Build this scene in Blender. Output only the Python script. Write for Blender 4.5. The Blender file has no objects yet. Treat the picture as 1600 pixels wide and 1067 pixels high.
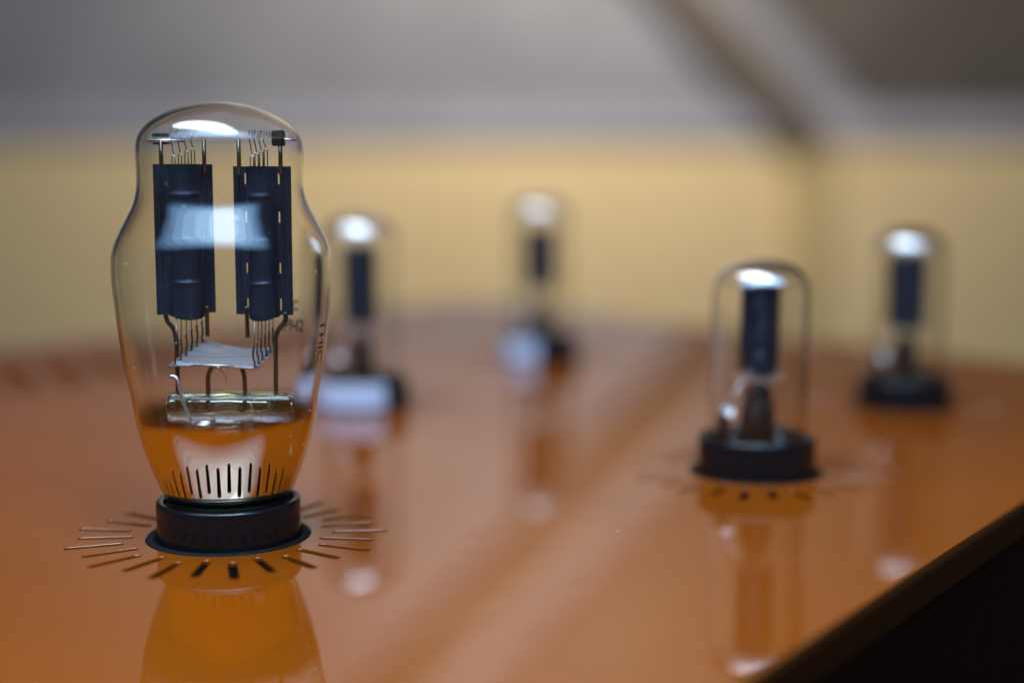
import bpy, bmesh, math, random
from mathutils import Vector, Matrix
random.seed(7)
R = math.radians
scene = bpy.context.scene
C = scene.collection
MM = 0.001

# ------------------------------------------------------------------ camera, world, lights, exposure
cam_data = bpy.data.cameras.new('camera')
cam = bpy.data.objects.new('camera', cam_data); C.objects.link(cam)
cam.location = (0, 0, 0.1075)
cam.rotation_euler = (R(83.0), 0, 0)
cam_data.lens = 50; cam_data.sensor_width = 36
cam_data.clip_start = 0.01; cam_data.clip_end = 50
cam_data.dof.use_dof = True
cam_data.dof.focus_distance = 0.406
cam_data.dof.aperture_fstop = 2.55
cam_data.dof.aperture_blades = 0
scene.camera = cam

world = bpy.data.worlds.new('World'); scene.world = world; world.use_nodes = True
bg = world.node_tree.nodes['Background']
bg.inputs['Color'].default_value = (0.30, 0.23, 0.17, 1)
bg.inputs['Strength'].default_value = 0.10

def area(name, loc, target, sx, sy, col, power, spread=180):
    l = bpy.data.lights.new(name, 'AREA'); l.shape = 'RECTANGLE'; l.size = sx; l.size_y = sy
    l.color = col; l.energy = power; l.spread = R(spread)
    o = bpy.data.objects.new(name, l); C.objects.link(o); o.location = loc
    o.rotation_euler = (Vector(target) - Vector(loc)).to_track_quat('-Z', 'Y').to_euler()
    return o
# roof window above and in front, bright in the middle and bluer towards its veiled rim; a round ceiling lamp; one unseen fill light added to brighten the wall
SKY = Vector((0.12, -0.46, 1.44)); AIM = Vector((0.12, 0.45, 0.0))
for step in range(7):
    t = step/6; w, h, rad = 0.8+3.8*t, 0.55+0.85*t, 2.6-1.7*t
    area('roof_window_light', SKY+Vector((-0.06*step, 0, 0.006*step)), AIM+Vector((-0.06*step, 0, 0)), w, h,
         (0.58-0.34*t, 0.80-0.26*t, 1.0), rad*math.pi*math.pi/4*w*h).data.shape = 'ELLIPSE'
area('ceiling_lamp_light', (-0.19, 0.26, 1.15), (-0.13, 0.34, 0), 1.6, 0.52, (0.78, 0.89, 1.0), 10, 110).data.shape = 'ELLIPSE'
area('wall_fill_light', (0.16, 3.75, 2.35), (0.16, 5.0, 0.75), 0.9, 0.4, (1.0, 0.89, 0.76), 58, 140)

scene.view_settings.view_transform = 'Standard'
scene.view_settings.look = 'None'
scene.view_settings.exposure = 0.1
scene.view_settings.gamma = 1
scene.render.engine = 'CYCLES'
scene.cycles.use_denoising = True
scene.cycles.max_bounces = 24
scene.cycles.transmission_bounces = 20
scene.cycles.glossy_bounces = 10
scene.cycles.transparent_max_bounces = 24
scene.cycles.sample_clamp_indirect = 12
scene.cycles.blur_glossy = 0.3

# ------------------------------------------------------------------ materials
def mat(name, col=(0.5, 0.5, 0.5), rough=0.5, metal=0.0, **kw):
    m = bpy.data.materials.new(name); m.use_nodes = True
    b = m.node_tree.nodes['Principled BSDF']
    b.inputs['Base Color'].default_value = (*col, 1)
    b.inputs['Roughness'].default_value = rough
    b.inputs['Metallic'].default_value = metal
    for k, v in kw.items(): b.inputs[k.replace('_', ' ')].default_value = v
    return m
def nodes(m): return m.node_tree.nodes, m.node_tree.links, m.node_tree.nodes['Principled BSDF']
def add_noise(m, scale, lo, hi, target='Roughness', bump=0.0, bscale=None, detail=4):
    n, l, b = nodes(m)
    tc = n.new('ShaderNodeTexCoord'); t = n.new('ShaderNodeTexNoise'); t.inputs['Scale'].default_value = scale
    t.inputs['Detail'].default_value = detail
    l.new(tc.outputs['Object'], t.inputs['Vector'])
    r = n.new('ShaderNodeMapRange'); r.inputs[3].default_value = lo; r.inputs[4].default_value = hi
    r.inputs[1].default_value = 0.3; r.inputs[2].default_value = 0.7
    l.new(t.outputs['Fac'], r.inputs[0]); l.new(r.outputs[0], b.inputs[target])
    if bump:
        t2 = n.new('ShaderNodeTexNoise'); t2.inputs['Scale'].default_value = bscale or scale; t2.inputs['Detail'].default_value = 2
        l.new(tc.outputs['Object'], t2.inputs['Vector'])
        bp = n.new('ShaderNodeBump'); bp.inputs['Strength'].default_value = bump; bp.inputs['Distance'].default_value = 0.0005
        l.new(t2.outputs['Fac'], bp.inputs['Height']); l.new(bp.outputs[0], b.inputs['Normal'])
    return m
def colour_noise(m, scale, c1, c2, lo=0.35, hi=0.65, stretch=None):
    n, l, b = nodes(m)
    tc = n.new('ShaderNodeTexCoord'); t = n.new('ShaderNodeTexNoise'); t.inputs['Scale'].default_value = scale
    t.inputs['Detail'].default_value = 5
    if stretch:
        mp = n.new('ShaderNodeMapping'); mp.inputs['Scale'].default_value = stretch
        l.new(tc.outputs['Object'], mp.inputs[0]); l.new(mp.outputs[0], t.inputs['Vector'])
    else: l.new(tc.outputs['Object'], t.inputs['Vector'])
    r = n.new('ShaderNodeValToRGB'); r.color_ramp.elements[0].position = lo; r.color_ramp.elements[1].position = hi
    r.color_ramp.elements[0].color = (*c1, 1); r.color_ramp.elements[1].color = (*c2, 1)
    l.new(t.outputs['Fac'], r.inputs[0]); l.new(r.outputs[0], b.inputs['Base Color'])
    return m

# orange lacquer with clear coat and a few dust specks
lacquer = mat('orange_lacquer', (0.15, 0.034, 0.0014), 0.45, Coat_Weight=1.0, Coat_Roughness=0.02, Coat_IOR=1.7)
def lacquer_nodes():
    n, l, b = nodes(lacquer)
    b.inputs['Specular IOR Level'].default_value = 0.0
    tc = n.new('ShaderNodeTexCoord')
    v = n.new('ShaderNodeTexVoronoi'); v.inputs['Scale'].default_value = 95
    l.new(tc.outputs['Object'], v.inputs['Vector'])
    sep = n.new('ShaderNodeSeparateColor'); l.new(v.outputs['Color'], sep.inputs[0])
    size = n.new('ShaderNodeMapRange'); size.inputs[1].default_value = 0.80; size.inputs[2].default_value = 1.0
    size.inputs[3].default_value = 0.0; size.inputs[4].default_value = 0.045
    l.new(sep.outputs[0], size.inputs[0])
    lt = n.new('ShaderNodeMath'); lt.operation = 'LESS_THAN'
    l.new(v.outputs['Distance'], lt.inputs[0]); l.new(size.outputs[0], lt.inputs[1])
    t = n.new('ShaderNodeTexNoise'); t.inputs['Scale'].default_value = 9; t.inputs['Detail'].default_value = 4
    l.new(tc.outputs['Object'], t.inputs['Vector'])
    cr = n.new('ShaderNodeValToRGB')
    cr.color_ramp.elements[0].position = 0.3; cr.color_ramp.elements[0].color = (0.165, 0.034, 0.0012, 1)
    cr.color_ramp.elements[1].position = 0.7; cr.color_ramp.elements[1].color = (0.195, 0.043, 0.0016, 1)
    l.new(t.outputs['Fac'], cr.inputs[0])
    mx = n.new('ShaderNodeMix'); mx.data_type = 'RGBA'
    l.new(lt.outputs[0], mx.inputs[0]); l.new(cr.outputs[0], mx.inputs[6]); mx.inputs[7].default_value = (0.30, 0.22, 0.17, 1)
    l.new(mx.outputs[2], b.inputs['Base Color'])
    w = n.new('ShaderNodeTexNoise'); w.inputs['Scale'].default_value = 60; w.inputs['Detail'].default_value = 1
    l.new(tc.outputs['Object'], w.inputs['Vector'])
    sm = n.new('ShaderNodeTexNoise'); sm.inputs['Scale'].default_value = 22; sm.inputs['Detail'].default_value = 6
    l.new(tc.outputs['Object'], sm.inputs['Vector'])
    sr = n.new('ShaderNodeMapRange'); sr.inputs[1].default_value = 0.45; sr.inputs[2].default_value = 0.75
    sr.inputs[3].default_value = 0.012; sr.inputs[4].default_value = 0.075
    l.new(sm.outputs['Fac'], sr.inputs[0]); l.new(sr.outputs[0], b.inputs['Coat Roughness'])
    bp = n.new('ShaderNodeBump'); bp.inputs['Strength'].default_value = 0.03; bp.inputs['Distance'].default_value = 0.001
    l.new(w.outputs['Fac'], bp.inputs['Height']); l.new(bp.outputs[0], b.inputs['Coat Normal'])
lacquer_nodes()

bakelite = add_noise(mat('black_bakelite', (0.006, 0.006, 0.007), 0.3, Specular_IOR_Level=0.35), 180, 0.10, 0.2, bump=0.02, bscale=1200)
socket_black = add_noise(mat('socket_black', (0.004, 0.004, 0.004), 0.7, Specular_IOR_Level=0.12), 90, 0.6, 0.8)
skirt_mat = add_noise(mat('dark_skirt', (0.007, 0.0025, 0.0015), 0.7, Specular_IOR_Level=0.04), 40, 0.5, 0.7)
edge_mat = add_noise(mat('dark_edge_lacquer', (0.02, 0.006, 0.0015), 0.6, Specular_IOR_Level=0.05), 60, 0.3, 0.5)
inner_black = mat('inner_black', (0.006, 0.005, 0.005), 0.8)
glass = mat('clear_glass', (0.985, 0.99, 0.985), 0.0, 0, Transmission_Weight=1.0, IOR=1.48)
def glass_wave():
    n, l, b = nodes(glass)
    tc = n.new('ShaderNodeTexCoord'); t = n.new('ShaderNodeTexNoise'); t.inputs['Scale'].default_value = 45; t.inputs['Detail'].default_value = 0.5
    l.new(tc.outputs['Object'], t.inputs['Vector'])
    bp = n.new('ShaderNodeBump'); bp.inputs['Strength'].default_value = 0.13; bp.inputs['Distance'].default_value = 0.001
    l.new(t.outputs['Fac'], bp.inputs['Height']); l.new(bp.outputs[0], b.inputs['Normal'])
glass_wave()
def flash_material():
    m = mat('getter_flash', (0.82, 0.82, 0.84), 0.10, 1.0)
    n, l, b = nodes(m)
    tc = n.new('ShaderNodeTexCoord'); t = n.new('ShaderNodeTexNoise'); t.inputs['Scale'].default_value = 120; t.inputs['Detail'].default_value = 3
    l.new(tc.outputs['Object'], t.inputs['Vector'])
    r = n.new('ShaderNodeMapRange'); r.inputs[1].default_value = 0.3; r.inputs[2].default_value = 0.7; r.inputs[3].default_value = 0.08; r.inputs[4].default_value = 0.28
    l.new(t.outputs['Fac'], r.inputs[0]); l.new(r.outputs[0], b.inputs['Alpha'])
    return m
flash_mat = flash_material()
dust_mat = mat('dust', (0.8, 0.78, 0.74), 0.8)
anode_mat = add_noise(mat('graphite_anode', (0.038, 0.048, 0.075), 0.5, 0.6), 260, 0.44, 0.6, bump=0.05, bscale=2500)
colour_noise(anode_mat, 220, (0.018, 0.025, 0.045), (0.044, 0.056, 0.088), 0.3, 0.7, (1, 1, 0.25))
rod_mat = add_noise(mat('nickel_rod', (0.16, 0.125, 0.09), 0.38, 0.9), 400, 0.28, 0.5)
wire_mat = mat('fine_wire', (0.30, 0.28, 0.27), 0.3, 1.0)
silver_mat = mat('silver_wire', (0.86, 0.85, 0.85), 0.42, 1.0)
bracket_mat = add_noise(mat('dark_bracket', (0.07, 0.055, 0.045), 0.4, 0.8), 300, 0.3, 0.5)
sleeve_mat = add_noise(mat('brown_sleeve', (0.022, 0.014, 0.010), 0.75, Specular_IOR_Level=0.2), 300, 0.7, 0.85)
spring_mat = mat('spring_wire', (0.22, 0.22, 0.24), 0.25, 1.0)
print_mat = add_noise(mat('dark_print', (0.035, 0.02, 0.012), 0.6), 900, 0.5, 0.75)
label_mat = colour_noise(mat('white_label', (0.8, 0.8, 0.84), 0.35), 90, (0.42, 0.43, 0.52), (0.48, 0.49, 0.58))

mica = bpy.data.materials.new('mica'); mica.use_nodes = True
def mica_nodes():
    n, l, b = nodes(mica)
    b.inputs['Base Color'].default_value = (0.34, 0.32, 0.32, 1); b.inputs['Roughness'].default_value = 0.3
    tc = n.new('ShaderNodeTexCoord'); mp = n.new('ShaderNodeMapping'); mp.inputs['Scale'].default_value = (60, 1600, 1600)
    t = n.new('ShaderNodeTexNoise'); t.inputs['Scale'].default_value = 1.0; t.inputs['Detail'].default_value = 3
    l.new(tc.outputs['Object'], mp.inputs[0]); l.new(mp.outputs[0], t.inputs['Vector'])
    r = n.new('ShaderNodeMapRange'); r.inputs[1].default_value = 0.3; r.inputs[2].default_value = 0.7
    r.inputs[3].default_value = 0.5; r.inputs[4].default_value = 0.95
    l.new(t.outputs['Fac'], r.inputs[0]); l.new(r.outputs[0], b.inputs['Alpha'])
mica_nodes()
mica_clear = mat('mica_clear', (0.75, 0.73, 0.70), 0.12, Alpha=0.22)

# silvery coat inside the bulb's foot: a metal film that thins out towards its upper rim
def coat_material(name, z_top, z_fade):
    m = bpy.data.materials.new(name); m.use_nodes = True
    n, l, b = nodes(m)
    b.inputs['Metallic'].default_value = 1; b.inputs['Roughness'].default_value = 0.02
    tc = n.new('ShaderNodeTexCoord'); sp = n.new('ShaderNodeSeparateXYZ'); l.new(tc.outputs['Object'], sp.inputs[0])
    t = n.new('ShaderNodeTexNoise'); t.inputs['Scale'].default_value = 70; t.inputs['Detail'].default_value = 2
    l.new(tc.outputs['Object'], t.inputs['Vector'])
    ma = n.new('ShaderNodeMath'); ma.operation = 'MULTIPLY_ADD'; ma.inputs[1].default_value = 0.004
    l.new(t.outputs['Fac'], ma.inputs[0]); l.new(sp.outputs['Z'], ma.inputs[2])
    al = n.new('ShaderNodeMapRange'); al.interpolation_type = 'SMOOTHSTEP'
    al.inputs[1].default_value = z_top + 0.002; al.inputs[2].default_value = z_top - z_fade + 0.002
    al.inputs[3].default_value = 0.0; al.inputs[4].default_value = 1.0
    l.new(ma.outputs[0], al.inputs[0]); l.new(al.outputs[0], b.inputs['Alpha'])
    cr = n.new('ShaderNodeValToRGB')     # thin film is a brown haze, the full film bright metal
    cr.color_ramp.elements[0].position = 0.0; cr.color_ramp.elements[0].color = (0.10, 0.055, 0.025, 1)
    cr.color_ramp.elements[1].position = 1.0; cr.color_ramp.elements[1].color = (0.86, 0.79, 0.56, 1)
    e = cr.color_ramp.elements.new(0.75); e.color = (0.22, 0.14, 0.08, 1)
    l.new(al.outputs[0], cr.inputs[0]); l.new(cr.outputs[0], b.inputs['Base Color'])
    return m

cream = colour_noise(mat('cream_paint', (0.62, 0.46, 0.20), 0.75), 2.0, (0.86, 0.65, 0.34), (0.90, 0.69, 0.37))
grey_paint = colour_noise(mat('grey_plaster', (0.42, 0.41, 0.42), 0.8), 3.0, (0.235, 0.235, 0.26), (0.28, 0.28, 0.31))
pale_paint = colour_noise(mat('pale_rail', (0.62, 0.62, 0.68), 0.6), 4.0, (0.38, 0.38, 0.44), (0.44, 0.44, 0.51))
timber = colour_noise(mat('brown_timber', (0.16, 0.11, 0.06), 0.6), 3.0, (0.10, 0.08, 0.052), (0.14, 0.11, 0.075), stretch=(1, 1, 8))
corner_shade_paint = colour_noise(mat('ochre_corner_shade', (0.5, 0.36, 0.15), 0.6), 3.0, (0.62, 0.45, 0.19), (0.68, 0.51, 0.23))  # shading of the wall corner, put into the strip's colour
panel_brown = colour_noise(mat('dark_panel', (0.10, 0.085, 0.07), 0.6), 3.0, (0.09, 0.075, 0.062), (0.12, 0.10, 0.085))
stand_mat = colour_noise(mat('dark_stand', (0.03, 0.018, 0.016), 0.4), 12, (0.02, 0.012, 0.012), (0.04, 0.026, 0.026))

# ------------------------------------------------------------------ mesh helpers (all in millimetres)
def obj(name, verts, faces, m, parent=None, smooth=False, loc=None):
    me = bpy.data.meshes.new(name)
    me.from_pydata([(v[0]*MM, v[1]*MM, v[2]*MM) for v in verts], [], faces)
    me.materials.append(m)
    if smooth: me.polygons.foreach_set('use_smooth', [True]*len(me.polygons))
    me.update()
    o = bpy.data.objects.new(name, me); C.objects.link(o)
    if parent: o.parent = parent
    if loc: o.location = [c*MM for c in loc]
    return o
def fix(o):
    bm = bmesh.new(); bm.from_mesh(o.data); bmesh.ops.recalc_face_normals(bm, faces=bm.faces); bm.to_mesh(o.data); bm.free()
    return o
def thing(name, label, cat, loc, group=None, rotz=0):
    o = bpy.data.objects.new(name, None); C.objects.link(o); o.location = [c*MM for c in loc]
    o.empty_display_size = 0.01; o.rotation_euler = (0, 0, rotz)
    o['label'] = label; o['category'] = cat
    if group: o['group'] = group
    return o
def lathe(prof, seg=96, closed=False, a0=0, a1=2*math.pi):
    full = abs(a1-a0-2*math.pi) < 1e-6
    n = seg if full else seg+1
    vs, fs, ids = [], [], []
    for r, z in prof:
        if r < 1e-6 and full:
            ids.append([len(vs)]*n); vs.append((0, 0, z))
        else:
            row = []
            for i in range(n):
                a = a0+(a1-a0)*i/seg
                row.append(len(vs)); vs.append((r*math.cos(a), r*math.sin(a), z))
            ids.append(row)
    m = len(prof)
    for k in range(m if closed else m-1):
        A, B = ids[k], ids[(k+1) % m]
        for i in range(seg):
            j = (i+1) % n
            f = [A[i], A[j], B[j], B[i]]
            g = []
            for q in f:
                if q not in g: g.append(q)
            if len(g) >= 3: fs.append(g)
    return vs, fs
def catmull(pts, sub=6):
    out = []
    for i in range(len(pts)-1):
        p0 = pts[max(i-1, 0)]; p1 = pts[i]; p2 = pts[i+1]; p3 = pts[min(i+2, len(pts)-1)]
        for k in range(sub):
            t = k/sub
            out.append(tuple(0.5*((2*b)+(-a+c)*t+(2*a-5*b+4*c-d)*t*t+(-a+3*b-3*c+d)*t**3) for a, b, c, d in zip(p0, p1, p2, p3)))
    out.append(tuple(pts[-1]))
    return out
def offset_profile(prof, d):
    out = []
    for i, (r, z) in enumerate(prof):
        a = prof[max(i-1, 0)]; b = prof[min(i+1, len(prof)-1)]
        tr, tz = b[0]-a[0], b[1]-a[1]; L = math.hypot(tr, tz) or 1
        # profile runs from foot to top: left-hand normal points outward
        nr, nz = tz/L, -tr/L
        rr = r-nr*d
        out.append((max(rr, 0.0) if r > 1e-6 else 0.0, z-nz*d))
    return out
def tube(pts, rad, seg=10, caps=True):
    P = [Vector(p) for p in pts]; vs, fs = [], []
    up = Vector((0.13, 0.97, 0.21)).normalized()
    for i, p in enumerate(P):
        t = (P[min(i+1, len(P)-1)]-P[max(i-1, 0)]).normalized()
        a = t.cross(up)
        if a.length < 1e-4: a = t.cross(Vector((1, 0, 0)))
        a.normalize(); b = t.cross(a)
        rr = rad[i] if isinstance(rad, (list, tuple)) else rad
        for k in range(seg):
            an = 2*math.pi*k/seg
            vs.append(tuple(p+a*(rr*math.cos(an))+b*(rr*math.sin(an))))
    for i in range(len(P)-1):
        for k in range(seg):
            fs.append((i*seg+k, i*seg+(k+1) % seg, (i+1)*seg+(k+1) % seg, (i+1)*seg+k))
    if caps:
        fs.append(tuple(reversed(range(seg)))); fs.append(tuple((len(P)-1)*seg+k for k in range(seg)))
    return vs, fs
def box(cx, cy, cz, sx, sy, sz, bev=0):
    bm = bmesh.new(); bmesh.ops.create_cube(bm, size=1)
    for v in bm.verts: v.co = Vector((v.co.x*sx+cx, v.co.y*sy+cy, v.co.z*sz+cz))
    if bev: bmesh.ops.bevel(bm, geom=list(bm.edges), offset=bev, segments=2, affect='EDGES')
    bm.verts.index_update()
    r = [tuple(v.co) for v in bm.verts], [[v.index for v in f.verts] for f in bm.faces]
    bm.free(); return r
def prism(poly, z0, z1):
    n = len(poly)
    vs = [(x, y, z0) for x, y in poly]+[(x, y, z1) for x, y in poly]
    fs = [tuple(reversed(range(n))), tuple(range(n, 2*n))]
    for i in range(n): fs.append((i, (i+1) % n, n+(i+1) % n, n+i))
    return vs, fs
def join(*parts):
    vs, fs = [], []
    for v, f in parts:
        o = len(vs); vs += list(v); fs += [tuple(i+o for i in q) for q in f]
    return vs, fs
def structure(o): o['kind'] = 'structure'; return o

# ------------------------------------------------------------------ setting: wall behind, stand below
WY = 5000
def px(x, y, Y=WY):      # photo pixel -> X, Z on the vertical plane at distance Y (sizes taken off the photograph)
    p = R(7); f = 1600/36*50
    dx, du = (x-800)/f, -(y-533.5)/f
    wy = math.cos(p)+du*math.sin(p); wz = -math.sin(p)+du*math.cos(p)
    return dx/wy*Y, 107.5+wz/wy*Y
ZW = px(800, 222)[1]
structure(fix(obj('wall', *box(0, WY+60, ZW-500, 12000, 120, 1000), cream)))
structure(fix(obj('upper_wall', *box(0, WY+62, ZW+1500, 12000, 120, 3000), grey_paint)))
# pale moulding between the two paints
structure(fix(obj('dado_rail', *box(0, WY-6, ZW+58, 12000, 22, 110, 6), pale_paint)))
# timber brace leaning up to the left and, under its foot, a strip painting in the wall corner's shading
def slab(quad, y0, y1):
    n = len(quad)
    vs = [(x, y0, z) for x, z in quad]+[(x, y1, z) for x, z in quad]
    fs = [tuple(range(n)), tuple(reversed(range(n, 2*n)))]+[(i, (i+1) % n, n+(i+1) % n, n+i) for i in range(n)]
    return vs, fs
b0 = px(1265, 225); b1 = px(1068, 0)
dx, dz = b1[0]-b0[0], b1[1]-b0[1]; L = math.hypot(dx, dz); ux, uz = dx/L, dz/L
b2 = (b0[0]+ux*2600, b0[1]+uz*2600); hw = 72
quad = [(b0[0]-uz*hw, b0[1]+ux*hw), (b0[0]+uz*hw, b0[1]-ux*hw), (b2[0]+uz*hw, b2[1]-ux*hw), (b2[0]-uz*hw, b2[1]+ux*hw)]
frame = thing('timber_frame', 'dark brown timber brace leaning diagonally across the grey upper wall above a strip of painted corner shading', 'beam', (b0[0], WY, 0))
fix(obj('brace', *slab([(x-b0[0], z) for x, z in quad], -50, -19), timber, frame))
fix(obj('corner_shade', *box(0, -16, ZW-450, 150, 30, 890, 4), corner_shade_paint, frame))
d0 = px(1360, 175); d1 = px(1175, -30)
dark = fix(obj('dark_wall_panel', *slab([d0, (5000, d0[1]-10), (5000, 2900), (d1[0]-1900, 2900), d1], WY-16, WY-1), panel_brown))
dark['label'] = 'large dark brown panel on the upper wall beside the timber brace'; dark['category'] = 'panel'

# chassis outline on the plane z = 0
RIGHT0, FAR_R, FAR_L, NEAR_L = (-60.2, 133.2), (346.8, 700.2), (-34, 1160), (-474, 643)
OUT = [RIGHT0, FAR_R, FAR_L, NEAR_L]
cenx = sum(p[0] for p in OUT)/4; ceny = sum(p[1] for p in OUT)/4
def grow(p, d):
    v = Vector((p[0]-cenx, p[1]-ceny)); v = v*(1+d/v.length); return (cenx+v.x, ceny+v.y)
structure(fix(obj('stand', *prism([grow(p, 16) for p in OUT], -130, -84), stand_mat)))

# ------------------------------------------------------------------ amplifier chassis
SOCK = {'big': (-83.4, 409), 'fr': (86.8, 498), 'fr2': (178.2, 640), 'lr': (-68, 640), 'ce': (16.3, 797)}
chassis = thing('amplifier', 'glossy orange lacquered amplifier top with rings of vent slots around its tubes', 'amplifier', (0, 0, -84))
def arc_pts(cx, cy, r, n, a0=0, a1=2*math.pi):
    return [(cx+r*math.cos(a0+(a1-a0)*i/n), cy+r*math.sin(a0+(a1-a0)*i/n)) for i in range(n)]
def slot_pts(x0, y0, x1, y1, w, n=6):
    a = math.atan2(y1-y0, x1-x0)
    p = [(x1+w*math.cos(a-math.pi/2+math.pi*i/n), y1+w*math.sin(a-math.pi/2+math.pi*i/n)) for i in range(n+1)]
    p += [(x0+w*math.cos(a+math.pi/2+math.pi*i/n), y0+w*math.sin(a+math.pi/2+math.pi*i/n)) for i in range(n+1)]
    return p
def rounded_outline(pts, rad, n=8):
    out = []
    for i, p in enumerate(pts):
        a = Vector(pts[i-1]); b = Vector(p); c = Vector(pts[(i+1) % len(pts)])
        u = (a-b).normalized(); v = (c-b).normalized()
        for k in range(n+1):
            t = k/n
            q = (b+u*rad)*(1-t)**2+b*2*t*(1-t)+(b+v*rad)*t*t
            out.append((q.x, q.y))
    return out
def inset(pts, d):
    out = []
    for i, p in enumerate(pts):
        b = Vector(p); u = (Vector(pts[i-1])-b).normalized(); v = (Vector(pts[(i+1) % len(pts)])-b).normalized()
        h = (u+v).normalized(); out.append(tuple(b+h*(d/max(abs(u.x*h.y-u.y*h.x), 1e-3))))
    return out
ER = 1.8
splines = [rounded_outline(inset(OUT, ER), 22-ER*0.5)]
for key, (x, y) in SOCK.items():
    splines.append(arc_pts(x, y, 23.9, 64))
    n = 26
    for i in range(n):
        a = R(6)+2*math.pi*i/n
        r0, r1 = (31.4, 45.4) if i % 2 == 0 else (28.7, 42.3)
        splines.append(slot_pts(x+r0*math.cos(a), y+r0*math.sin(a), x+r1*math.cos(a), y+r1*math.sin(a), 1.3))
# vent grille by the left edge: columns of long thin slots
A = Vector((-276, 812)); U = Vector((0.42, -0.907)); W = Vector((0.72, 0.69))
for c in range(-6, 8):
    for k in range(9):
        s = A+W*(c*26+4)+U*(k*15+6); e = s+W*13
        splines.append(slot_pts(s.x, s.y, e.x, e.y, 5.2, 3))
cu = bpy.data.curves.new('top_plate', 'CURVE'); cu.dimensions = '2D'; cu.fill_mode = 'BOTH'
for s in splines:
    sp = cu.splines.new('POLY'); sp.points.add(len(s)-1); sp.use_cyclic_u = True
    for q, (x, y) in zip(sp.points, s): q.co = (x*MM, y*MM, 0, 1)
cu.extrude = 0.0005; cu.bevel_depth = 0.00025; cu.bevel_resolution = 3; cu.offset = -0.00025
tmp = bpy.data.objects.new('tmp', cu); C.objects.link(tmp)
dg = bpy.context.evaluated_depsgraph_get()
me = bpy.data.meshes.new_from_object(tmp.evaluated_get(dg))
bpy.data.objects.remove(tmp)
zt = max(v.co.z for v in me.vertices)
for v in me.vertices: v.co.z += -zt+0.084
me.materials.clear(); me.materials.append(lacquer)
plate = bpy.data.objects.new('top_plate', me); C.objects.link(plate); plate.parent = chassis
# rounded edge running round the plate
rings = []
for q in range(9):
    a = math.pi/2*q/8
    rings.append([(x, y, 83.95-ER*(1-math.cos(a))) for x, y in rounded_outline(inset(OUT, ER*(1-math.sin(a))+0.05), 22-ER*0.5*(1-math.sin(a)))])
rings.append([(x, y, 74.0) for x, y, z in rings[-1]])
vs, fs = [v for r in rings for v in r], []
nn = len(rings[0])
for q in range(len(rings)-1):
    for i in range(nn): fs.append((q*nn+i, q*nn+(i+1) % nn, (q+1)*nn+(i+1) % nn, (q+1)*nn+i))
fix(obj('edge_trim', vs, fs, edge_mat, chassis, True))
# skirts, bottom
ins = [grow(p, -1.0) for p in OUT]
for i in range(4):
    a, b = Vector(ins[i]), Vector(ins[(i+1) % 4]); t = (b-a).normalized(); nrm = Vector((-t.y, t.x))
    if nrm.dot(Vector((cenx, ceny))-a) < 0: nrm = -nrm
    a2, b2_ = a+t*20, b-t*20
    q = [tuple(a2), tuple(b2_), tuple(b2_+nrm*6), tuple(a2+nrm*6)]
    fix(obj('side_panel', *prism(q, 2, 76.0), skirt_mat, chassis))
for i in range(4):
    p = Vector(ins[i]); pa = Vector(ins[i-1]); pb = Vector(ins[(i+1) % 4])
    rim = rounded_outline([tuple(p+(pa-p).normalized()*21), tuple(p), tuple(p+(pb-p).normalized()*21)], 20.5)
    u = (pa-p).normalized(); v = (pb-p).normalized()
    arc = [((p+u*20.5)*(1-t)**2+p*2*t*(1-t)+(p+v*20.5)*t*t) for t in [k/8 for k in range(9)]]
    inn = [((p+u*20.5)*(1-t)**2+p*2*t*(1-t)+(p+v*20.5)*t*t)+(u+v)*5 for t in [k/8 for k in range(9)]]
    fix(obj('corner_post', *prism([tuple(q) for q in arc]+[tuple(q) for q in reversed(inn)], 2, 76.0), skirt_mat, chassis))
fix(obj('bottom_plate', *prism([grow(p, -16) for p in OUT], 0.2, 2.0), inner_black, chassis))
fix(obj('inner_tray', *prism([grow(p, -40) for p in OUT], 60, 62), inner_black, chassis))
for key, (x, y) in SOCK.items():
    prof = [(19.0, -3.0), (23.4, -3.0), (23.75, -2.0), (23.75, 0.15), (23.5, 0.45), (22.0, 0.45), (21.5, 0.1), (21.3, -1.2), (19.0, -1.2)]
    fix(obj('socket_ring', *lathe(prof, 72, closed=True), socket_black, chassis, True, loc=(x, y, 84)))

# ------------------------------------------------------------------ the large coke-bottle shaped tube
bt = thing('vacuum_tube', 'large clear coke-bottle shaped tube with twin dark plates and silvered foot', 'vacuum tube', (SOCK['big'][0]+0.2, SOCK['big'][1], -3))
Z0 = 3                      # plate surface in the tube's own coordinates
raw = [(15.2, 7.0), (16.6, 9.5), (18.1, 12.5), (19.7, 15.9), (21.4, 20.2), (23.7, 26.7), (25.6, 34.1), (26.95, 42.7), (28.3, 49.7), (29.55, 58.8), (30.5, 67.8), (31.15, 74.5), (31.25, 79.3),
       (30.85, 83.2), (29.55, 87.2), (27.0, 92.2), (24.75, 96.7), (23.75, 100.5), (23.45, 104.6), (23.55, 109), (23.5, 112.5), (22.9, 115.8), (21.2, 118.4), (18.2, 120.9), (13.5, 123.3), (8.0, 125.0), (3.5, 125.8), (0.0, 126.0)]
raw = [(r, z+Z0) for r, z in raw]
outer = catmull(raw, 5)
outer = [(max(r, 0), z) for r, z in outer]; outer[-1] = (0.0, outer[-1][1])
inner = offset_profile(outer, 0.95)
def r_in(z, prof=inner):
    for (ra, za), (rb, zb) in zip(prof, prof[1:]):
        if za <= z <= zb: return ra+(rb-ra)*(z-za)/max(zb-za, 1e-6)
    return 0
shell = outer+list(reversed(inner))
fix(obj('glass_bulb', *lathe(shell, 128, closed=True), glass, bt, True))
coat_prof = [(r, z) for r, z in offset_profile(outer, 1.03) if z < 44.5+Z0]
coat = coat_material('silver_coat', 0.0412+Z0*MM, 0.0072)
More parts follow.
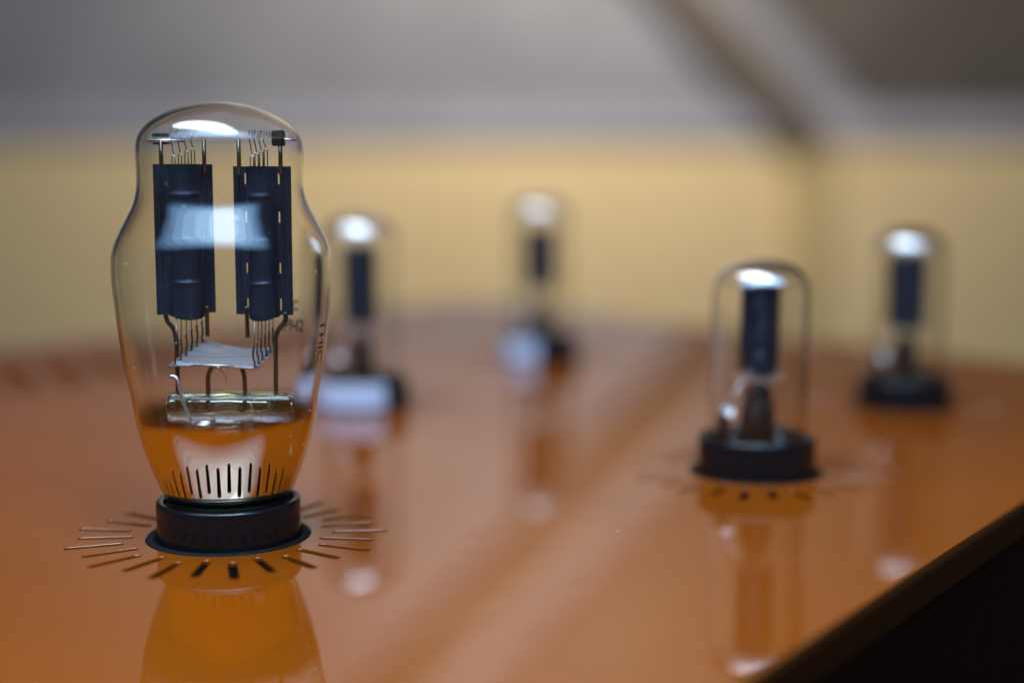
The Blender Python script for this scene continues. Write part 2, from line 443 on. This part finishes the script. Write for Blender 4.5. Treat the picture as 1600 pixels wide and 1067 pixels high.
fix(obj('silver_coat', *lathe(coat_prof, 128), coat, bt, True))
def collar_profile(h, ri):
    return [(ri-3, 0.2), (20.3, 0.2), (20.6, 0.8), (20.75, 2), (20.9, h-1.2), (20.8, h-0.5), (20.4, h-0.1), (19.9, h), (ri+0.5, h-0.1), (ri+0.1, h-0.6), (ri, h-3.5), (ri-3, h-3.6)]
fix(obj('base_collar', *lathe(collar_profile(11.3+Z0, 18.5), 96, closed=True), bakelite, bt, True))
fix(obj('base_seal', *lathe([(14.5, 4.0), (18.3, 4.0), (18.3, 12.6), (17.6, 13.1), (14.5, 12.9)], 72, closed=True), socket_black, bt, True))

# anodes: folded sheet with a round middle, wings, slits and beads
def anode(name, cx, cy, rot, width, bw, bd, z0, z1, parent, slits=True, mt=None):
    rows = [z0]
    H = z1-z0
    beads = [0.215, 0.505, 0.80]
    sl = [(0.03, 0.11), (0.28, 0.35), (0.62, 0.69), (0.88, 0.955)]
    cuts = {0, 1}
    for b in beads: cuts |= {b-0.035, b-0.016, b-0.008, b, b+0.008, b+0.016, b+0.035}
    for a, b in sl: cuts |= {a, b}
    cuts = sorted(cuts)
    xs = [-width/2, -width/2+1.6, -width/2+1.9, -bw-1.15, -bw-0.55, -bw]
    xs += [bw*math.sin(R(t)) for t in range(-75, 90, 15)]
    xs += [bw, bw+0.55, bw+1.15, width/2-1.9, width/2-1.6, width/2]
    vs, fs = [], []
    for side in (-1, 1):
        base = len(vs)
        for t in cuts:
            bead = 0.0
            for b in beads:
                d = abs(t-b)
                if d < 0.001: bead = 0.38
                elif d < 0.009: bead = 0.24
            for x in xs:
                if abs(x) <= bw+1e-6:
                    y = 0.45+bd*math.sqrt(max(0, 1-(x/bw)**2))**0.8
                    if abs(x) < bw*0.95: y += bead
                    zz = z0+H*t
                    if t == 0: zz -= 1.5*math.sqrt(max(0, 1-(x/bw)**2))
                else:
                    y = 0.28 if abs(abs(x)-(width/2-1.6)) > 0.01 else 0.55
                    zz = z0+H*t
                vs.append((x, side*y, zz))
        nx = len(xs)
        for r in range(len(cuts)-1):
            mid = (cuts[r]+cuts[r+1])/2
            for c in range(nx-1):
                if slits and c in (3, nx-5) and any(a < mid < b for a, b in sl): continue
                q = [base+r*nx+c, base+r*nx+c+1, base+(r+1)*nx+c+1, base+(r+1)*nx+c]
                fs.append(q if side == -1 else q[::-1])
    o = obj(name, vs, fs, mt or anode_mat, parent, False, loc=(cx, cy, 0)); o.rotation_euler = (0, 0, rot)
    me = o.data
    me.polygons.foreach_set('use_smooth', [True]*len(me.polygons)); me.set_sharp_from_angle(angle=R(38))
    return o
k = 0.1832                  # millimetres per photo pixel at the tube
def X(p): return (p-346)*k
AZ0, AZ1 = 65.5+Z0, 108.2+Z0
aL = anode('anode', X(287), 0, R(27), 17.0, 4.9, 4.8, AZ0, AZ1, bt, slits=False)
aR = anode('anode', X(410), 0, R(-9), 16.9, 4.1, 4.4, AZ0-0.3, AZ1-0.6, bt)

# mica disc, brackets and springs under the dome
ZM = 115.2+Z0
spacer = fix(obj('mica_spacer', *lathe([(0, ZM), (21.0, ZM), (21.0, ZM+0.3), (0, ZM+0.3)], 64), mica_clear, bt))
for x, y, w, h in ((X(253), 1, 4.6, 3.6), (X(437), 0, 3.5, 4.6)):
    fix(obj('bracket', *box(x, y, ZM+0.4, w, 3.4, h, 0.25), bracket_mat, spacer))
fix(obj('cross_bar', *tube([(X(236), -2, ZM-0.3), (X(292), -1.5, ZM-0.3)], 0.55), silver_mat, bt, True))
fix(obj('cross_bar', *tube([(X(438), -1, ZM+0.1), (X(464), -0.6, ZM-0.2)], 0.35), silver_mat, bt, True))
def coil(p0, p1, r, turns, wr):
    a = Vector(p0); b = Vector(p1); t = (b-a).normalized(); n1 = t.cross(Vector((0.2, 0.9, 0.3))).normalized(); n2 = t.cross(n1)
    pts = []
    N = turns*10
    for i in range(N+1):
        an = 2*math.pi*turns*i/N
        pts.append(tuple(a+(b-a)*(i/N)+n1*r*math.cos(an)+n2*r*math.sin(an)))
    return tube(pts, wr, 5)
for cx0, n in ((276, 4), (396, 5)):
    for i in range(n):
        x = X(cx0+i*7); y = -4+i*2.2
        obj('spring', *coil((x, y, ZM+0.5), (x+0.5, y+0.4, ZM+2.9), 0.6, 5, 0.13), spring_mat, spacer, True)
# support rods above the anodes
for x, y in ((X(256), -1.8), (X(319), 1.6), (X(374), 0.9), (X(440), -0.9)):
    fix(obj('support_rod', *tube([(x, y, AZ1-3), (x, y, ZM)], 0.62), rod_mat, bt, True))
# filament strands above: bent hooks, two legs each
for cx0, n, stp in ((277, 4, 7.6), (398, 4, 5.4)):
    for i in range(n):
        x = X(cx0+i*stp); y = -3.2+i*2.0; zt_ = 110.6+Z0+i*0.65
        pts = [(x-0.45, y, AZ1-2), (x-0.45, y, zt_-0.4), (x-0.2, y, zt_), (x+0.25, y, zt_), (x+0.5, y, zt_-0.5), (x+0.5, y, AZ1-2)]
        obj('filament', *tube(pts, 0.19, 6), silver_mat, bt, True)
        obj('filament_hook', *tube([(x+0.35, y, zt_-0.5), (x+0.1, y, zt_+0.3), (x-0.55, y, ZM-0.3), (x-0.3, y, ZM+0.8)], 0.16, 6), wire_mat, bt, True)
# filament strands below with their hooks, and the tilted mica strip they hold
def tilt(xp, yp, d): return (X(xp), d, (838-yp)*k+Z0-(838-yp-200)*0.0009)
def hooks(a, b, n, xt0, xt1, sgn):
    for i in range(n):
        t = i/(n-1)
        px_, py_, d = [a[j]+(b[j]-a[j])*t for j in range(3)]
        xt = xt0+(xt1-xt0)*t
        x1, y1, z1 = X(xt), -3.5+7*t, AZ0+1.5
        e = tilt(px_, py_, d)
        zk = e[2]+5.2
        pts = [(x1, y1, z1), (x1, (y1+d)/2, zk+2.4), (x1+0.1*sgn, d, zk)]
        obj('filament', *tube(pts, 0.14, 6), wire_mat, bt, True)
        xh = x1+0.1*sgn
        pts = catmull([(xh+0.35*sgn, d, zk+0.8), (xh-0.1*sgn, d-0.2, zk+0.6), (xh, d-0.3, zk-0.4), (xh+0.15*sgn, d-0.2, zk-2.4), (xh-0.25*sgn, d, e[2]+1.2), (e[0]+0.6*sgn, d, e[2]-0.1), (e[0]-0.2*sgn, d+0.1, e[2]+0.05)], 4)
        obj('hook', *tube(pts, 0.27, 7), rod_mat, bt, True)
hooks((270, 556, -5.5), (303, 528, 4.5), 6, 275, 305, 1)
hooks((401, 560, -5.5), (422, 540, 4.5), 6, 397, 419, -1)
c00, c10, c01, c11 = tilt(262, 559, -6), tilt(403, 564, -6), tilt(304, 523, 5.5), tilt(425, 536, 5.5)
vs, fs = [], []
NU, NV = 14, 6
for j in range(NV+1):
    for i in range(NU+1):
        u, v = i/NU, j/NV
        p = [(c00[q]*(1-u)+c10[q]*u)*(1-v)+(c01[q]*(1-u)+c11[q]*u)*v for q in range(3)]
        p[2] -= 1.3*math.sin(math.pi*u)*v - 0.35*math.sin(math.pi*u)*(1-v)
        vs.append(tuple(p))
for j in range(NV):
    for i in range(NU):
        q = j*(NU+1)+i; fs.append((q, q+1, q+NU+2, q+NU+1))
ms = obj('mica_strip', vs, fs, mica, bt, True)
so = ms.modifiers.new('thick', 'SOLIDIFY'); so.thickness = 0.00025
fix(obj('strip_edge', *tube([tilt(302, 557, -6.2), tilt(335, 557.5, -6.3), tilt(366, 558.5, -6.2)], 0.24, 6), silver_mat, ms, True))
# rods below the anodes
def rodpx(pts, r, name='support_rod', m=None, d=0):
    P = [(X(x), (p[2] if len(p) > 2 else d), (838-y)*k+Z0) for p in pts for x, y in [p[:2]]]
    return fix(obj(name, *tube(catmull(P, 5), r, 10), m or rod_mat, bt, True))
rodpx([(255, 478), (258, 492), (266, 502), (270, 514), (271.5, 535), (271.5, 600), (271.5, 628)], 0.68, d=-1.5)
rodpx([(443, 478), (443, 491), (434, 503), (428, 516), (427, 535), (426, 600), (425, 630)], 0.68, d=-1.0)
rodpx([(317.5, 470), (317.5, 490), (317.5, 517)], 0.62, d=1.2)
rodpx([(381, 470), (381.3, 492), (381.8, 519)], 0.62, d=0.6)
rodpx([(319.5, 635), (319.5, 600), (320, 580), (325, 568), (334, 562), (341, 561)], 0.68, d=-1.5)
rodpx([(377, 635), (377.5, 600), (377, 580), (374, 568), (370, 560), (366, 556)], 0.68, d=-1.5)
rodpx([(265, 578, -6), (268, 575.5, -6.2), (274, 576.5, -6.4), (278.5, 583, -6.6), (282, 597, -6.8), (289, 622, -7), (296, 640, -7), (303, 652, -6.8)], 0.5, 'getter_wire', silver_mat)
rodpx([(337, 560, -5), (341, 563, -6), (343, 560, -7)], 0.3, 'wire_end', silver_mat)
rodpx([(327, 566, 2), (336, 572, 2), (342, 582, 2.5), (344, 593, 3)], 0.16, 'fine_wire', wire_mat)

# glass press: a flattened bar with bulging ends, standing on a flared stem
def press():
    hx, rz, ry = 18.3, 4.5, 3.7
    zc = (838-630)*k+Z0
    sx = [(-hx-0.0, 0.55), (-hx+0.12, 0.78), (-hx+0.6, 0.95), (-hx+1.4, 1.0)]
    st = sx+[(-hx*0.5, 1.0), (-hx*0.2, 1.0), (0, 1.02), (hx*0.2, 1.0), (hx*0.5, 1.0)]+[(-a, b) for a, b in reversed(sx)]
    vs, fs = [], []; seg = 40
    for x, s in st:
        for i in range(seg):
            a = 2*math.pi*i/seg
            ca, sa = math.cos(a), math.sin(a)
            yy = ry*s*math.copysign(abs(ca)**0.75, ca); zz = rz*s*math.copysign(abs(sa)**0.8, sa)
            vs.append((x+X(352.5), yy, zc+zz+0.12*math.sin(x*0.9+a)))
    for r in range(len(st)-1):
        for i in range(seg): fs.append((r*seg+i, r*seg+(i+1) % seg, (r+1)*seg+(i+1) % seg, (r+1)*seg+i))
    fs.append(tuple(range(seg))); fs.append(tuple((len(st)-1)*seg+i for i in range(seg)))
    return vs, fs
fix(obj('glass_press', *press(), glass, bt, True))
stem = catmull([(15.0, 9.0), (13.5, 14), (10.5, 21), (7.5, 28), (6.6, 34), (6.0, 36.4)], 4)
fix(obj('glass_stem', *lathe(stem+list(reversed([(r-0.9, z) for r, z in stem])), 64, closed=True), glass, bt, True))
fix(obj('getter_cup', *lathe([(0, 37.0), (2.6, 37.0), (2.9, 37.6), (2.9, 38.6), (2.6, 38.6), (2.4, 37.6), (0, 37.5)], 32), silver_mat, bt, True, loc=(X(319), -8.2, -0.5)))

# dust specks clinging to the glass
dv, df = [], []
rnd = random.Random(3)
for i in range(60):
    z = rnd.uniform(16, 104)+Z0; a = R(rnd.uniform(-175, 10)); r = r_in(z, outer)+0.03; q = rnd.choice((0.09, 0.1, 0.12, 0.2))
    c = Vector((r*math.cos(a), r*math.sin(a), z)); t1 = Vector((-math.sin(a), math.cos(a), 0))*q; t2 = Vector((0, 0, 1))*q*rnd.uniform(0.5, 1.6); nn_ = Vector((math.cos(a), math.sin(a), 0))*q*0.6
    b_ = len(dv)
    dv += [tuple(p) for p in (c+t1, c+t2, c-t1, c-t2, c+nn_, c-nn_*0.2)]
    df += [(b_, b_+1, b_+4), (b_+1, b_+2, b_+4), (b_+2, b_+3, b_+4), (b_+3, b_, b_+4), (b_+1, b_, b_+5), (b_+2, b_+1, b_+5), (b_+3, b_+2, b_+5), (b_, b_+3, b_+5)]
dust = obj('dust', dv, df, dust_mat, bt); dust['kind'] = 'stuff'

# printed markings on the glass
def printed(txt, size, az, zc, rot, parent, m, inside):
    fc = bpy.data.curves.new('printed_marking', 'FONT'); fc.body = txt; fc.size = size; fc.offset = size*0.018; fc.align_x = 'CENTER'; fc.align_y = 'CENTER'
    t = bpy.data.objects.new('tmp', fc); C.objects.link(t)
    me = bpy.data.meshes.new_from_object(t.evaluated_get(bpy.context.evaluated_depsgraph_get()))
    bpy.data.objects.remove(t)
    bm = bmesh.new(); bm.from_mesh(me)
    bmesh.ops.triangulate(bm, faces=bm.faces)
    bmesh.ops.subdivide_edges(bm, edges=[e for e in bm.edges if e.calc_length() > size*0.1], cuts=2)
    bm.to_mesh(me); bm.free()
    cr, sr = math.cos(rot), math.sin(rot)
    for v in me.vertices:
        x, y = v.co.x*cr-v.co.y*sr, v.co.x*sr+v.co.y*cr
        z = zc+y; r = r_in(z, inner if inside else outer)+(-0.06 if inside else 0.04)
        a = az+(-x/r if inside else x/r)
        v.co = Vector((r*math.cos(a)*MM, r*math.sin(a)*MM, z*MM))
    me.materials.clear(); me.materials.append(m)
    o = bpy.data.objects.new('printed_marking', me); C.objects.link(o); o.parent = parent
    return o
zt1 = (838-517)*k+Z0
printed('PH2', 5.2, R(54), zt1+0.6, 0, bt, print_mat, True)
printed('PC', 4.2, R(56), zt1+6.6, 0, bt, print_mat, True)
printed('I HIC', 5.0, R(-13), zt1-1.0, R(-90), bt, print_mat, False)

# ------------------------------------------------------------------ the four small straight tubes
def small_tube(key, label, H, pw, prot, z0, z1, lean, label_arc=None, getter_rot=0):
    x, y = SOCK[key]
    t = thing('vacuum_tube', label, 'vacuum tube', (x, y, -3), 'small straight tubes in the rear sockets')
    t.rotation_euler = (lean[0], lean[1], 0)
    Rg = 17.2
    raw = [(16.2, 8.0), (16.9, 10.0), (Rg, 12.5), (Rg, 30), (Rg, 50), (Rg, H-16), (Rg-0.1, H-11.5), (Rg-1.2, H-7.2), (Rg-4.0, H-3.4), (Rg-8, H-1.3), (Rg-12.5, H-0.3), (0, H)]
    raw = [(r, zz+Z0) for r, zz in raw]
    o_ = catmull(raw, 5); o_ = [(max(r, 0), zz) for r, zz in o_]; o_[-1] = (0.0, o_[-1][1])
    i_ = offset_profile(o_, 0.95)
    fix(obj('glass_bulb', *lathe(o_+list(reversed(i_)), 96, closed=True), glass, t, True))
    cap = [(r, zz) for r, zz in offset_profile(o_, 1.05) if zz > H+Z0-10.5]
    fix(obj('getter_flash', *lathe(cap, 72), flash_mat, t, True))
    collar = fix(obj('base_collar', *lathe(collar_profile(13.2+Z0, 18.2), 72, closed=True), bakelite, t, True))
    fix(obj('base_seal', *lathe([(0, 4.0), (18.0, 4.0), (18.0, 9.8), (16.0, 10.2), (0, 10.2)], 48), socket_black, t, True))
    a = anode('anode', 0, 0, prot, pw, pw*0.30, pw*0.30, z0+Z0, z1+Z0, t, slits=False)
    for zz, r in ((z1+1.0, 12.5), (z0-1.6, 9.8)):
        fix(obj('mica_spacer', *lathe([(0, zz+Z0), (r, zz+Z0), (r, zz+0.35+Z0), (0, zz+0.35+Z0)], 40), mica_clear, t))
    for i in range(4):
        an = prot+i*math.pi/2+0.3
        p = (pw*0.36*math.cos(an), pw*0.22*math.sin(an))
        fix(obj('support_rod', *tube([(p[0]*0.8, p[1]*0.8, 22+Z0), (p[0], p[1], z0-5+Z0), (p[0], p[1], z0+1+Z0)], 0.5, 8), rod_mat, t, True))
        fix(obj('support_rod', *tube([(p[0], p[1], z1-1+Z0), (p[0], p[1], z1+3+Z0)], 0.5, 8), rod_mat, t, True))
    fix(obj('glass_press', *box(0, 0, 27.5+Z0, 7, 3.6, 9, 1.2), glass, t, True))
    fix(obj('stem_sleeve', *lathe([(6.4, 9.8), (6.8, 10.0), (6.2, 22), (4.9, 31), (4.4, 31), (5.6, 22), (6.0, 10)], 40, closed=True), sleeve_mat, t, True))
    g = R(180)+getter_rot
    gx, gy = math.cos(g), math.sin(g)
    fix(obj('getter_wire', *tube([(gx*5, gy*5, z0-2+Z0), (gx*9.5, gy*9.5, 26+Z0), (gx*10.5, gy*10.5, 22+Z0)], 0.35, 8), silver_mat, t, True))
    cup = fix(obj('getter_cup', *lathe([(0, 0), (1.7, 0), (2.0, 0.5), (2.0, 1.2), (1.7, 1.2), (1.6, 0.6), (0, 0.5)], 28), silver_mat, t, True, loc=(gx*10.3, gy*10.3-1, 21.5+Z0)))
    cup.rotation_euler = (R(65), 0, 0)
    fix(obj('lead_shield', *box(gx*11.8, gy*11.8+1.5, 15.5+Z0, 4.2, 4.0, 10.5, 0.4), bracket_mat, t))
    fix(obj('lead_shield', *box(3.5, -4, 16+Z0, 2.0, 2.0, 12, 0.4), bracket_mat, t))
    if label_arc:
        a0, a1 = label_arc
        p = [(21.0, 1.2+Z0), (21.12, 1.2+Z0), (21.15, 12.4+Z0), (21.03, 12.4+Z0)]
        o = fix(obj('collar_label', *lathe(p, 24, closed=True, a0=a0, a1=a1), label_mat, collar, False))
        o['label'] = 'blank white label wrapped around the black collar'
    return t
def view_az(key):
    x, y = SOCK[key]; return math.atan2(-y, -x)
small_tube('fr', 'small straight glass tube with near-black plate and plain black collar in clear slots', 75.5, 15.2, R(20), 35.5, 66.5, (0, R(0.6)))
small_tube('fr2', 'small straight glass tube with blue-lit plate and plain collar by the far edge', 80.5, 17.2, R(0), 36.0, 68, (0, 0), None, R(-30))
va = view_az('lr')
small_tube('lr', 'small straight glass tube with a wide white label across its collar', 86.5, 16.0, R(28), 38, 72, (0, R(-0.5)), (va-R(76), va+R(29)))
va = view_az('ce')
small_tube('ce', 'small straight glass tube with a white label on one half of its collar', 91, 17.5, R(15), 42, 73, (0, R(-0.5)), (va-R(84), va-R(5)))
